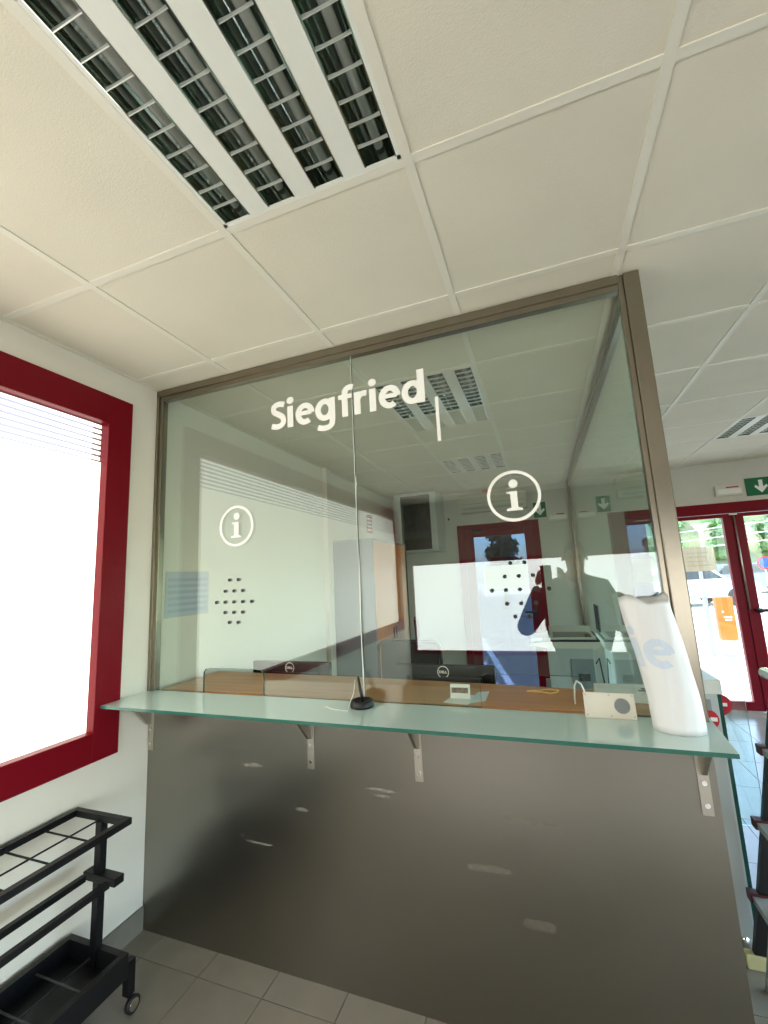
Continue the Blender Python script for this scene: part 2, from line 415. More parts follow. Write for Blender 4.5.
# wall behind the viewer with a low wide window
bx0, bx1, bz0, bz1 = .10, 4.6, .50, 1.725
wf = MB()
wf.box(-.2, bx0-.05, YB-.2, YB, 0, H+.1).box(bx1+.05, XR+.2, YB-.2, YB, 0, H+.1)
wf.box(bx0-.05, bx1+.05, YB-.2, YB, 0, bz0-.05).box(bx0-.05, bx1+.05, YB-.2, YB, bz1+.05, H+.1)
struct(wf.put('wall_front', mat('grey_wall_paint', (112, 108, 102), .8)))
win2 = struct(thing('window_2', 'x', 'x', (2, YB, bz0))); del win2['label'], win2['category']
b = MB()
b.box(bx0-.05, bx0, YB-.06, YB+.01, bz0-.05, bz1+.05).box(bx1, bx1+.05, YB-.06, YB+.01, bz0-.05, bz1+.05)
b.box(bx0, bx1, YB-.06, YB+.01, bz0-.05, bz0).box(bx0, bx1, YB-.06, YB+.01, bz1, bz1+.05)
b.put('window_frame', RED, win2)
MB().box(bx0, bx1, YB-.05, YB-.04, bz0, bz1).put('frosted_pane', FILM_B, win2)

# booth door
def prop_struct(name, loc):
    o = thing(name, 'x', 'x', loc); del o['label'], o['category']; return struct(o)
d1 = prop_struct('door_1', (1.42, D, 0))
b = MB(); x0, x1, zt = D1
b.box(x0, x0+.09, D-.02, D+.06, 0, zt, .004).box(x1-.09, x1, D-.02, D+.06, 0, zt, .004).box(x0+.09, x1-.09, D-.02, D+.06, zt-.075, zt, .004)
b.put('door_frame', RED, d1)
lx0, lx1, lz = x0+.084, x1-.084, zt-.07
leaf = MB()
leaf.box(lx0, 1.11, D-.005, D+.05, .005, lz, .004).box(1.762, lx1, D-.005, D+.05, .005, lz, .004)
leaf.box(1.11, 1.762, D-.005, D+.05, 2.045, lz, .004).box(1.11, 1.762, D-.005, D+.05, .005, .16, .004)
leaf.put('door_leaf', RED, d1)
MB().box(1.10, 1.77, D+.018, D+.026, .15, 2.05).put('pane', BLUEGLASS, d1)
hb = MB().cyl((1.80, D-.005, 1.06), (1.80, D-.05, 1.06), .012).cyl((1.80, D-.045, 1.06), (1.68, D-.045, 1.06), .010).box(1.785, 1.815, D-.012, D-.004, .98, 1.12)
hb.put('door_handle', BLACKP, d1)
MB().cyl((1.805, D-.004, 1.165), (1.805, D-.012, 1.165), .018, n=20).put('lock_cylinder', CHROME, d1)
MB().cyl((1.10, D-.015, 2.13), (1.23, D-.015, 2.13), .010, n=10).put('door_closer', BLACKP, d1)

# exit doors
d2 = prop_struct('door_2', (3.965, D, 0))
b = MB(); x0, x1, zt = D2
b.box(x0, x0+.085, D-.03, D+.06, 0, zt, .004).box(x1-.085, x1, D-.03, D+.06, 0, zt, .004).box(x0+.085, x1-.085, D-.03, D+.06, 2.09, zt, .004)
b.put('door_frame', RED, d2)
for a, c, ga, gc in ((3.0, 3.958, 3.115, 3.868), (3.972, 4.935, 4.058, 4.815)):
    b = MB()
    b.box(a, ga, D-.015, D+.045, .01, 2.085, .004).box(gc, c, D-.015, D+.045, .01, 2.085, .004)
    b.box(ga, gc, D-.015, D+.045, 2.045, 2.085, .004).box(ga, gc, D-.015, D+.045, .01, .098, .004)
    lf = b.put('door_leaf', RED, d2)
    MB().box(ga-.01, gc+.01, D+.012, D+.02, .09, 2.05).put('pane', DOORGLASS, lf)
MB().box(3.952, 3.978, D-.026, D-.012, .02, 2.07, .003).put('meeting_strip', RED, d2)
MB().cyl((4.06, D-.06, 1.035), (4.83, D-.06, 1.035), .016).cyl((4.02, D-.06, 1.035), (4.06, D-.06, 1.035), .026).cyl((4.02, D-.06, 1.035), (4.02, D-.01, 1.035), .014).cyl((4.85, D-.06, 1.035), (4.85, D-.01, 1.035), .014).put('push_bar', BLACKP, d2)
MB().cyl((3.965, D-.035, 1.05), (3.965, D-.035, 2.06), .008).put('latch_rod', BRACKET, d2)
MB().box(3.93, 4.0, D-.034, D-.016, 2.068, 2.085).put('latch_keeper', PLAST, d2)

# ------------------------------------------------------------------ ceiling lights
def luminaire(i, j, label):
    x0, y0 = GX+T*i+.012, GY+T*j+.012; x1, y1 = x0+.576, y0+.576
    t = thing('ceiling_light', label, 'ceiling light', ((x0+x1)/2, (y0+y1)/2, H), 'square louvered ceiling lights')
    z0 = H+.001
    b = MB(); b.box(x0, x0+.012, y0, y1, z0, H+.085).box(x1-.012, x1, y0, y1, z0, H+.085)
    b.box(x0, x1, y0, y0+.012, z0, H+.085).box(x0, x1, y1-.012, y1, z0, H+.085).box(x0, x1, y0, y1, H+.078, H+.085)
    b.put('housing', LAMPW, t)
    w = .088; pitch = (.552-w)/3
    for k in range(4):
        a = x0+.012+k*pitch; c = a+w
        if k < 3: MB().box(c+.002, a+pitch-.002, y0+.012, y1-.012, z0, H+.006).put('cover_strip', LAMPW, t)
        b = MB(); n = 8                                  # curved mirror trough
        prof = [(a+w*.5-w*.5*math.cos(PI*q/n), H+.004+.062*math.sin(PI*q/n)**.7) for q in range(n+1)]
        for (u0, v0), (u1, v1) in zip(prof, prof[1:]):
            b.quad((u0, y0+.012, v0), (u1, y0+.012, v1), (u1, y1-.012, v1), (u0, y1-.012, v0))
        for f in b.b.faces: f.smooth = True
        for ye in (y0+.0128, y1-.0128): b.b.faces.new([b.b.verts.new((u, ye, v)) for u, v in prof])
        b.box(a, a+.003, y0+.012, y1-.012, z0, H+.02).box(c-.003, c, y0+.012, y1-.012, z0, H+.02)
        b.put('reflector', ALU, t)
        MB().cyl(((a+c)/2, y0+.02, H+.045), ((a+c)/2, y1-.02, H+.045), .013, n=12).put('tube', TUBE, t)
        for q in range(1, 10):
            y = y0+.012+q*.0552
            link('louver_blade', louver_me, t, (a+w/2, y, H))
    return t
louver_me = MB().prism([(-.041, .001), (.041, .001), (.041, .012), (.02, .009), (-.02, .009), (-.041, .012)], 'y', -.0012, .0012).mesh('louver_blade', BLADE)
ll = {(1, -1): 'square louvered ceiling light in front of the glass screen, cut by the photo top edge', (1, 2): 'square louvered ceiling light inside the booth, nearest behind the white name lettering',
      (1, 5): 'square louvered ceiling light deep in the booth near the rear wall unit', (5, 5): 'square louvered ceiling light outside the booth near the exit doors'}
for (i, j) in lums[:4]: luminaire(i, j, ll[(i, j)])

# ------------------------------------------------------------------ ticket booth screen: steel front, frame, glass
WX = 2.372
bo = thing('booth_screen', 'glazed ticket booth front of brushed steel with large glass panes and white lettering', 'booth', (1.2, 0, 0))
pm = MB().box(.001, 2.372, -.001, .018, 0, 1.0545).put('front_panel', STEEL, bo)
# residue left by removed stickers
RES = mat('tape_residue', (160, 156, 145), .5, metal=.85, noise=.2, nscale=60)
for (x, z, w, h, a) in ((1.235, .735, .15, .014, -3), (1.25, .715, .07, .01, 2), (.895, .62, .09, .016, -2), (.66, .46, .12, .012, -3), (.63, .77, .10, .02, 3), (1.79, .69, .16, .03, -2), (1.63, .52, .15, .03, 4), (1.80, .37, .10, .04, 3)):
    b = MB()
    for k in range(5):
        cx_ = x+random.uniform(-.32, .32)*w; cz_ = z+math.tan(math.radians(a))*(cx_-x)+random.uniform(-.2, .2)*h
        ex, ez = w*random.uniform(.2, .38), h*random.uniform(.2, .5)
        b.prism([(cx_+ex*math.cos(2*PI*q/16)*random.uniform(.8, 1.1), cz_+ez*math.sin(2*PI*q/16)*random.uniform(.6, 1.1)) for q in range(16)], 'y', -.00125-.00004*k, -.0009)
    b.put('sticker_residue', RES if x < 1.3 else MATS.setdefault('faint', mat('faint_residue', (140, 135, 124), .40, metal=.95, noise=.1, nscale=50)), bo)
# frame
fr = MB(); fr.box(.0, .018, -.02, .03, 1.06, H, .003).box(.018, .04, -.012, .022, 1.06, H-.05, .003)
fr.put('left_stile', STEEL_F, bo)
fr = MB(); fr.box(.0, 2.30, -.02, .03, H-.035, H-.001, .003).box(.02, 2.30, -.012, .022, H-.06, H-.035, .003)
fr.put('top_rail', STEEL_F, bo)
fr = MB(); fr.box(2.318, WX, -.02, .04, 1.055, H-.001, .004).box(2.300, 2.318, -.012, .022, 1.06, H-.001, .003)
fr.put('corner_post', STEEL_F, bo)
MB().box(2.34, 2.370, .018, .05, 0, 1.055, .003).put('corner_post_foot', STEEL_F, bo)
fr = MB(); fr.box(2.318, WX, .04, D-.001, H-.045, H-.001, .003).box(2.326, 2.362, .04, D-.001, H-.07, H-.045, .002)
fr.put('side_top_rail', STEEL_F, bo)
MB().box(2.325, 2.365, D-.045, D-.001, 0, H-.07, .003).put('rear_stile', STEEL_F, bo)
MB().box(2.325, 2.365, .04, D-.045, 0, .12, .003).put('side_bottom_rail', STEEL_F, bo)
def notch_pane(xa, xb, na, nb, z0, z1, zn, r=.03):
    pts = [(xa, z0), (na, z0)]
    for k in range(7):
        a = PI-PI/2*k/6; pts.append((na+r+r*math.cos(a), zn-r+r*math.sin(a)))
    for k in range(7):
        a = PI/2-PI/2*k/6; pts.append((nb-r+r*math.cos(a), zn-r+r*math.sin(a)))
    pts += [(nb, z0), (xb, z0), (xb, z1), (xa, z1)]
    return pts
p1 = MB().prism(notch_pane(.03, 1.1785, .343, .687, 1.068, H-.045, 1.18), 'y', -.005, .005, 0, 1).put('glass_pane', [CLEAR, EDGE], bo)
p2 = MB().prism(notch_pane(1.1815, 2.31, 1.66, 2.03, 1.068, H-.045, 1.19), 'y', -.005, .005, 0, 1).put('glass_pane', [CLEAR, EDGE], bo)
MB().box(1.1785, 1.1815, -.0055, .0055, 1.068, H-.06).put('joint_seal', mat('joint_silicone', (200, 208, 200), .4), bo)
MB().box(2.340, 2.350, .03, D-.03, .1, H-.05).put('side_pane', CLEAR_SIDE, bo)
hole = MB().cyl((0, -.0065, 0), (0, .0065, 0), .0078, n=14).mesh('speech_hole', DARK)
def holes(cx, zs, p):
    for n, z in zip((2, 3, 5, 3, 2), zs):
        for k in range(n): link('speech_hole', hole, p, (cx+(k-(n-1)/2)*.0515, 0, z))
holes(.519, (1.594, 1.541, 1.489, 1.44, 1.393), p1)
holes(1.838, (1.60, 1.55, 1.499, 1.448, 1.40), p2)
def info(cx, cz, p):
    R, r = .101, .089; b = MB(); n = 48
    for k in range(n):
        a, c = 2*PI*k/n, 2*PI*(k+1)/n
        q = [(cx+R*math.cos(a), cz+R*math.sin(a)), (cx+R*math.cos(c), cz+R*math.sin(c)), (cx+r*math.cos(c), cz+r*math.sin(c)), (cx+r*math.cos(a), cz+r*math.sin(a))]
        b.prism(q, 'y', -.0058, -.0051)
    b.prism([(cx+.017*math.cos(2*PI*k/20)+.002, cz+.048+.017*math.sin(2*PI*k/20)) for k in range(20)], 'y', -.0058, -.0051)
    b.prism([(cx-.026, cz+.018), (cx+.014, cz+.018), (cx+.014, cz-.046), (cx+.03, cz-.05), (cx+.03, cz-.058), (cx-.03, cz-.058), (cx-.03, cz-.05), (cx-.012, cz-.046), (cx-.012, cz+.010), (cx-.026, cz+.010)], 'y', -.0058, -.0051)
    b.put('info_symbol', VINYL, p)
info(.533, 1.856, p1); info(1.848, 1.858, p2)
b = MB(); kx = 1.083
strokes_mesh(b, 'Siegfried', lambda u, v, w: (.738+u*kx, -.0051-w, 2.310+v))
b.put('name_lettering', VINYL, bo)
MB().box(1.566, 1.580, -.0058, -.0051, 2.125, 2.322).put('name_bar', VINYL, bo)

# glass shelf on brackets
sh = thing('counter_shelf', 'green frosted glass shelf on four steel brackets across the booth front', 'shelf', (1.2, -.13, 1.055))
MB().prism([(.004, -.022), (.004, -.2745), (2.358, -.2745), (2.385, .03), (2.374, .03), (2.374, -.022), (2.298, -.022), (2.298, -.0068), (.042, -.0068), (.042, -.022)], 'z', 1.055, 1.067, 0, 1).put('shelf_glass', [SHELF, EDGE_L], sh)
for x in (.022, .925, 1.40, 2.335):
    br = MB().box(x-.016, x+.016, -.006, -.001, .785, 1.054, .001).prism([(-.006, 1.054), (-.15, 1.054), (-.15, 1.043), (-.03, .912), (-.006, .905)], 'x', x-.006, x+.006).box(x-.016, x+.016, -.14, -.006, 1.048, 1.055).put('bracket', BRACKET, sh)
    for z in (.815, .88): MB().cyl((x, -.0062, z), (x, -.010, z), .0075, n=12).put('screw', CHROME, br)

# ------------------------------------------------------------------ things on the shelf
t = thing('pen_stand', 'black chained pen in a round black holder on the glass shelf', 'pen', (1.2, -.07, 1.067))
MB().lathe([(0, 1.0671), (.046, 1.0671), (.048, 1.075), (.044, 1.092), (.038, 1.095), (.034, 1.086), (.0, 1.085)], (1.2, -.07, 0)).put('holder', BLACKP, t)
MB().tube([(1.205, -.07, 1.08), (1.19, -.06, 1.13), (1.18, -.052, 1.17)], [.006, .0065, .0045], 10).cyl((1.18, -.052, 1.17), (1.178, -.05, 1.178), .0045, .002).put('pen', BLACKP, t)
MB().tube([(1.165, -.05, 1.165), (1.155, -.05, 1.11), (1.15, -.09, 1.071), (1.17, -.14, 1.069), (1.10, -.13, 1.069), (1.05, -.10, 1.0685)], .0016, 6).put('leash', VINYL, t)
# white seal cord hanging down the joint
tag(MB().tube([(1.186, -.009, 2.02), (1.183, -.009, 1.9), (1.186, -.009, 1.6), (1.182, -.010, 1.35), (1.186, -.012, 1.18), (1.19, -.018, 1.07)], .0015, 6).put('cord', VINYL), 'thin white cord hanging down the joint of the glass panes', 'cord')

t = thing('intercom_box', 'ivory intercom speaker box with round grille on the glass shelf', 'speaker', (2.09, -.02, 1.067))
rt = Matrix.Rotation(math.radians(-12), 3, 'X'); pv = (2.09, -.045, 1.067)
MB().box(2.013, 2.168, -.045, -.026, 1.0675, 1.148, .003, rot=rt, piv=pv).put('case', PLAST, t)
def onface(x, z, dy=0.):
    v = Vector((x-2.09, -dy, z-1.067)); v = rt @ v; return Vector(pv)+v
nrm = rt @ Vector((0, -1, 0))
c = onface(2.128, 1.108); MB().cyl(c, c+nrm*.0015, .024, n=28).put('grille', MIDG, t)
b = MB()
for iy in range(-3, 4):
    for ix in range(-3, 4):
        if ix*ix+iy*iy <= 10:
            q = onface(2.128+ix*.0062, 1.108+iy*.0062); b.cyl(q+nrm*.0012, q+nrm*.0022, .0018, n=6)
b.put('grille_holes', DARK, t)
for x, z in ((2.02, 1.076), (2.02, 1.14), (2.16, 1.14), (2.16, 1.076), (2.092, 1.14), (2.092, 1.076)):
    q = onface(x, z); MB().cyl(q, q+nrm*.0012, .003, n=10).put('screw', BRACKET, t)
MB().tube([(2.02, -.02, 1.145), (2.012, -.0, 1.165), (2.0, .04, 1.165), (1.993, .075, 1.14), (1.99, .10, 1.10), (1.99, .11, 1.067)], .003, 8).put('cable', VINYL, t)

# standing white plastic bag
t = thing('plastic_bag', 'white plastic bag with pale blue print standing rolled on the shelf end', 'bag', (2.27, -.12, 1.067))
NB, NZ = 40, 22
def bag_pt(a, w, off=0.):
    z = 1.0675+.392*w
    cx = 2.268-.037*w+.004*math.sin(5*w); cy = -.115+.055*w
    rx = (.069+.004*w)*(1+.025*math.sin(3*a+4*w)); ry = (.054-.006*w)*(1+.03*math.sin(4*a-3*w))
    rx += .0016*math.sin(9*a+14*w); ry += .0016*math.sin(11*a-9*w)
    zz = z+(.012*math.sin(2*a+.5)+.006*math.sin(5*a) if w > .93 else 0)*((w-.93)/.07 if w > .93 else 0)
    return Vector((cx+(rx+off)*math.cos(a), cy+(ry+off)*math.sin(a), zz))
b = MB(); rings = [[b.b.verts.new(bag_pt(2*PI*k/NB, w/NZ)) for k in range(NB)] for w in range(NZ+1)]
rings.append([b.b.verts.new(bag_pt(2*PI*k/NB, .97, -.008)) for k in range(NB)]); rings.append([b.b.verts.new(bag_pt(2*PI*k/NB, .80, -.012)) for k in range(NB)])
for A, B in zip(rings, rings[1:]):
    for k in range(NB):
        f = b.b.faces.new((A[k], A[(k+1) % NB], B[(k+1) % NB], B[k])); f.smooth = True
b.b.faces.new(rings[0][::-1]); b.b.faces.new(rings[-1])
b.put('bag_body', BAGP, t)
b = MB()
strokes_mesh(b, 'ie', lambda u, v, w: bag_pt(math.radians(196)+u/.062, (1.250-1.067+v)/.392, .0008+w), .80)
b.put('print', BAGB, t)

# ------------------------------------------------------------------ inside the booth
t = thing('inner_counter', 'beech counter top just behind the booth glass', 'counter', (1.1, .22, 0))
MB().prism([(.045, .0325), (2.315, .0325), (2.315, .31), (1.7, .37), (.9, .42), (.045, .44)], 'z', 1.032, 1.064).put('counter_top', BEECH, t)
for x in (.06, 1.15, 2.2): MB().box(x, x+.03, .03, .28, 0, 1.032).put('support', GREY_CAB, t)
t = thing('desk', 'low beech office desk behind the booth counter', 'desk', (1.1, .8, 0))
MB().box(.06, 2.0, .46, 1.2, .705, .735, .003).put('desk_top', BEECH, t)
for x in (.1, 1.92): MB().box(x, x+.04, .5, 1.16, 0, .705).put('leg', GREY_CAB, t)
def monitor(x0, label):
    t = thing('monitor', label, 'monitor', (x0+.255, .55, .735), 'monitors behind the counter')
    MB().box(x0, x0+.51, .5, .535, .79, 1.115, .008).box(x0+.06, x0+.45, .485, .5, .84, 1.06, .006).put('housing', BLACKP, t)
    MB().box(x0+.012, x0+.498, .535, .5355, .805, 1.10).put('screen', DARK, t)
    MB().box(x0+.235, x0+.275, .53, .56, .74, .95).put('neck', BLACKP, t)
    MB().box(x0+.15, x0+.36, .47, .66, .7355, .745, .003).put('foot', BLACKP, t)
    cx, cz, y = x0+.255, 1.082, .4995
    b = MB(); n = 32
    for k in range(n):
        a, c = 2*PI*k/n, 2*PI*(k+1)/n
        b.prism([(cx+.030*math.cos(a), cz+.030*math.sin(a)), (cx+.030*math.cos(c), cz+.030*math.sin(c)), (cx+.026*math.cos(c), cz+.026*math.sin(c)), (cx+.026*math.cos(a), cz+.026*math.sin(a))], 'y', y-.001, y)
    b.put('logo_ring', VINYL, t)
    text_on('logo_letters', 'DELL', .016, VINYL, (cx, y-.0005, cz-.0055), (1, 0, 0), (0, 0, 1), t, bold=.0006, width=.042, height=.013)
monitor(.247, 'black monitor behind the counter below the left speech holes, seen from its rear')
monitor(1.148, 'black monitor behind the counter in front of the red booth door, seen from its rear')

t = thing('card_holder', 'small upright card holder with printed brown band on the counter', 'card holder', (1.56, .11, 1.064))
MB().box(1.520, 1.600, .105, .117, 1.0665, 1.122, .002, rot=Matrix.Rotation(math.radians(-10), 3, 'X')).put('card', PAPER, t)
MB().box(1.527, 1.593, .1005, .1035, 1.088, 1.108, rot=Matrix.Rotation(math.radians(-10), 3, 'X'), piv=(1.56, .111, 1.094)).put('printed_band', mat('brown_print', (128, 106, 84), .6, noise=.5, nscale=90), t)
tag(MB().prism([(1.50, .05), (1.60, .035), (1.635, .16), (1.53, .185)], 'z', 1.0642, 1.0656).put('leaflet', PAPER), 'white paper leaflet lying under the card holder', 'paper', 'leaflets on the counter')
tag(MB().prism([(1.60, .06), (1.66, .10), (1.66, .24), (1.615, .22)], 'z', 1.0642, 1.066).put('leaflet', mat('pale_blue_paper', (206, 220, 226), .7)), 'pale blue leaflet lying beside the card holder', 'paper', 'leaflets on the counter')
b = MB(); pts = []
for k in range(40):
    a = 2*PI*k/40; pts.append((1.875+.055*math.cos(a)+.012*math.sin(3*a), .27+.022*math.sin(a)+.012*math.sin(2*a), 1.0665+.0015*math.sin(3*a)))
tag(b.tube(pts, .003, 6, closed=True).put('rubber_band', WOODB), 'twisted tan rubber band lying on the counter', 'rubber band')
t = thing('letter_tray', 'pale grey plastic tray lying on the counter behind the intercom box', 'tray', (2.19, .22, 1.064))
MB().box(2.075, 2.29, .16, .31, 1.0645, 1.098, .004).put('tray_body', PAPER, t)
MB().box(2.22, 2.26, .20, .215, 1.0975, 1.0995).box(2.235, 2.27, .23, .245, 1.0975, 1.0995).put('tray_slots', GREY_DARK, t)

def office_chair(cx, cy, ang, label, ztop):
    t = thing('office_chair', label, 'chair', (cx, cy, 0), 'office chairs in the booth')
    R3 = Matrix.Rotation(ang, 3, 'Z')
    def pt(x, y, z): v = R3 @ Vector((x, y, 0)); return Vector((cx+v.x, cy+v.y, z))
    def place(b, name, m):
        o = b.put(name, m); 
        for v in o.data.vertices: v.co = pt(v.co.x, v.co.y, v.co.z)
        o.parent = t; o.matrix_parent_inverse = Matrix.Translation((-cx, -cy, 0)); return o
    place(MB().box(-.24, .24, -.22, .24, .45, .53, .03), 'seat', MESHF)
    b = MB(); b.tube([(-.235, -.24, .62), (-.245, -.27, .85), (-.24, -.28, ztop-.03), (-.21, -.28, ztop-.004), (0, -.28, ztop), (.21, -.28, ztop-.004), (.24, -.28, ztop-.03), (.245, -.27, .85), (.235, -.24, .62), (0, -.23, .60)], .014, 8, closed=True)
    place(b, 'back_frame', BLACKP)
    place(MB().box(-.225, .225, -.272, -.264, .63, ztop-.012), 'back_mesh', MESHF)
    place(MB().tube([(0, -.05, .45), (0, -.2, .44), (0, -.29, .52), (0, -.29, .75)], .02, 8), 'back_arm', BLACKP)
    place(MB().cyl((0, 0, .12), (0, 0, .45), .025), 'gas_column', BLACKP)
    for k in range(5):
        a = 2*PI*k/5
        place(MB().tube([(0, 0, .13), (.15*math.cos(a), .15*math.sin(a), .11), (.29*math.cos(a), .29*math.sin(a), .075)], [.025, .02, .014], 8), 'leg', BLACKP)
        place(MB().cyl((.29*math.cos(a)-.02*math.sin(a), .29*math.sin(a)+.02*math.cos(a), .03), (.29*math.cos(a)+.02*math.sin(a), .29*math.sin(a)-.02*math.cos(a), .03), .03).cyl((.29*math.cos(a), .29*math.sin(a), .03), (.29*math.cos(a), .29*math.sin(a), .08), .008), 'caster', BLACKP)
    return t
office_chair(.93, 1.72, 0, 'black mesh office chair behind the counter, nearer to the glass', 1.09)
office_chair(.92, 2.72, math.radians(-70), 'black office chair turned sideways by the beech cabinet', 1.13)

t = thing('tambour_cabinet', 'tall grey cabinet with beech doors against the left booth wall', 'cabinet', (.24, 2.53, 0))
b = MB(); b.box(.012, .45, 2.01, 2.03, 0, 1.945).box(.012, .45, 3.03, 3.05, 0, 1.945).box(.012, .45, 2.03, 3.03, 1.925, 1.945).box(.012, .03, 2.03, 3.03, 0, 1.925).box(.03, .45, 2.03, 3.03, 0, .06)
b.put('body', GREY_CAB, t)
for y0, y1 in ((2.033, 2.529), (2.531, 3.027)):
    d = MB().box(.432, .452, y0, y1, .062, 1.923, .002).put('door', BEECH_V, t)
    yy = y1-.04 if y0 < 2.1 else y0+.04
    MB().box(.453, .463, yy-.006, yy+.006, .95, 1.07, .002).put('handle', GREY_DARK, d)
MB().box(.452, .458, 3.03, 3.055, 0, 1.945).put('edge_trim', GREY_DARK, t)

t = thing('wall_rack', 'white wall cabinet with dark glass door full of cables in the rear corner', 'cabinet', (.48, 3.75, 1.88))
x0, x1, y0, y1, z0, z1 = .19, .742, 3.52, D-.001, 1.88, 2.635
b = MB(); b.box(x0, x0+.02, y0, y1, z0, z1).box(x1-.02, x1, y0, y1, z0, z1).box(x0+.02, x1-.02, y0, y1, z0, z0+.02).box(x0+.02, x1-.02, y0, y1, z1-.02, z1).box(x0+.02, x1-.02, y1-.01, y1, z0+.02, z1-.02)
b.put('case', PLASTG, t)
b = MB(); b.box(x0, .277, y0-.018, y0-.001, z0, z1, .002).box(.668, x1, y0-.018, y0-.001, z0, z1, .002).box(.277, .668, y0-.018, y0-.001, z1-.035, z1, .002).box(.277, .668, y0-.018, y0-.001, z0, z0+.02, .002)
b.put('door_frame', PLASTG, t)
MB().box(.277, .668, y0-.012, y0-.008, z0+.02, z1-.035).put('door_pane', thin_glass('smoked_glass', (176, 182, 184), .04), t)
MB().box(x0+.02, x1-.02, y0+.18, y0+.2, z0+.02, z1-.02).put('back_plate', DARK, t)
MB().box(.25, .70, y0+.05, y0+.18, 2.50, 2.545).put('patch_panel', MIDG, t)
MB().box(.25, .70, y0+.04, y0+.18, 2.05, 2.14).put('network_switch', MATS['mid_grey_plastic'], t)
for k in range(9):
    xa = .32+.04*k; ph = random.uniform(0, 6)
    pts = [(xa+.06*math.sin(ph+s*1.3)+.02*s*(k-4)/4, y0+.03+.01*math.cos(ph+s), 2.505-s*.06+(.04*math.sin(s*2+ph) if 0 < s < 6 else 0)) for s in range(7)]
    MB().tube(pts, .005, 6).put('cable', PLASTG if k % 3 else MIDG, t)

t = thing('air_conditioner', 'white split air conditioner high on the rear wall above the red door', 'air conditioner', (1.4, D, 2.36))
MB().prism([(D-.001, 2.36), (D-.001, 2.605), (D-.15, 2.605), (D-.19, 2.57), (D-.195, 2.43), (D-.15, 2.365)], 'x', .99, 1.83).put('body', PLAST, t)
MB().box(1.02, 1.80, D-.199, D-.192, 2.46, 2.464).put('front_line', MIDG, t)
MB().box(1.03, 1.79, D-.178, D-.17, 2.385, 2.415, rot=Matrix.Rotation(.6, 3, 'X')).put('air_flap', PLASTG, t)
tag(MB().box(1.285, 1.365, D-.06, D-.001, 2.612, 2.657, .004).put('alarm_box', REDS), 'small red alarm box at the ceiling above the air conditioner', 'alarm')

def exit_sign(x0, x1, z0, z1, label):
    t = thing('exit_sign', label, 'sign', ((x0+x1)/2, D, z0), 'green exit signs')
    MB().box(x0, x1, D-.012, D-.001, z0, z1, .001).put('plate', GREEN, t)
    cx, cz = (x0+x1)/2, (z0+z1)/2; h = (z1-z0)*.36
    arrow = [(cx-.018, cz+h), (cx+.018, cz+h), (cx+.018, cz-h*.1), (cx+.05, cz+h*.25), (cx+.06, cz-h*.05), (cx, cz-h), (cx-.06, cz-h*.05), (cx-.05, cz+h*.25), (cx-.018, cz-h*.1)]
    MB().prism(arrow, 'y', D-.0135, D-.0118).put('arrow', VINYL, t)
def emergency(x0, x1, z0, z1, label):
    t = thing('emergency_light', label, 'emergency light', ((x0+x1)/2, D, z0), 'emergency lights by the exit signs')
    MB().box(x0, x1, D-.05, D-.001, z0, z1, .008).put('housing', PLAST, t)
    MB().box(x0+.02, x1-.02, D-.058, D-.049, z0+.02, z1-.045, .006).put('lens', PAPER, t)
    MB().box(x0+.10, x1-.04, D-.0515, D-.0495, z1-.035, z1-.022).put('red_mark', REDN, t)
exit_sign(1.90, 2.05, 2.23, 2.425, 'green exit sign with arrow in the booth by the red booth door')
emergency(2.065, 2.295, 2.17, 2.28, 'white emergency light in the booth corner beside the green sign')
exit_sign(4.13, 4.40, 2.262, 2.458, 'green exit sign with white down arrow above the double exit doors')
emergency(3.835, 4.09, 2.285, 2.402, 'white emergency light above the double exit doors')
t = thing('red_notice', 'narrow red and white notice on the left wall above the cabinet', 'notice', (0, 3.08, 2.2))
MB().box(.0005, .004, 3.0, 3.16, 2.12, 2.34).put('sheet', REDN, t)
for k in range(4): MB().box(.0038, .0048, 3.02, 3.14, 2.145+k*.045, 2.165+k*.045).put('print_line', PAPER, t)
t = thing('printed_sheet', 'pale sheet with blue lines on the left wall just behind the glass', 'paper', (0, .23, 1.41))
MB().box(.0005, .003, .075, .395, 1.41, 1.66).put('sheet', mat('grey_blue_paper', (188, 196, 204), .6), t)
for k in range(6): MB().box(.0028, .0036, .09, .38, 1.435+k*.034, 1.452+k*.034).put('print_line', BLUEL, t)
tag(MB().box(2.332, 2.3395, 2.42, 2.66, 1.02, 1.24, .001).put('black_notice', BLACKP), 'small black notice stuck inside the side glass above the copier', 'notice')
tag(MB().box(1.225, 1.755, D-.0075, D-.0055, 1.35, 1.652).put('notice_sheet', PAPER), 'white paper sheet fixed across the red booth door pane', 'paper')
tag(MB().box(.79, .81, D-.02, D-.001, 2.30, 2.33).put('wall_hook', BLACKP), 'tiny black sensor on the rear wall beside the rack', 'sensor')

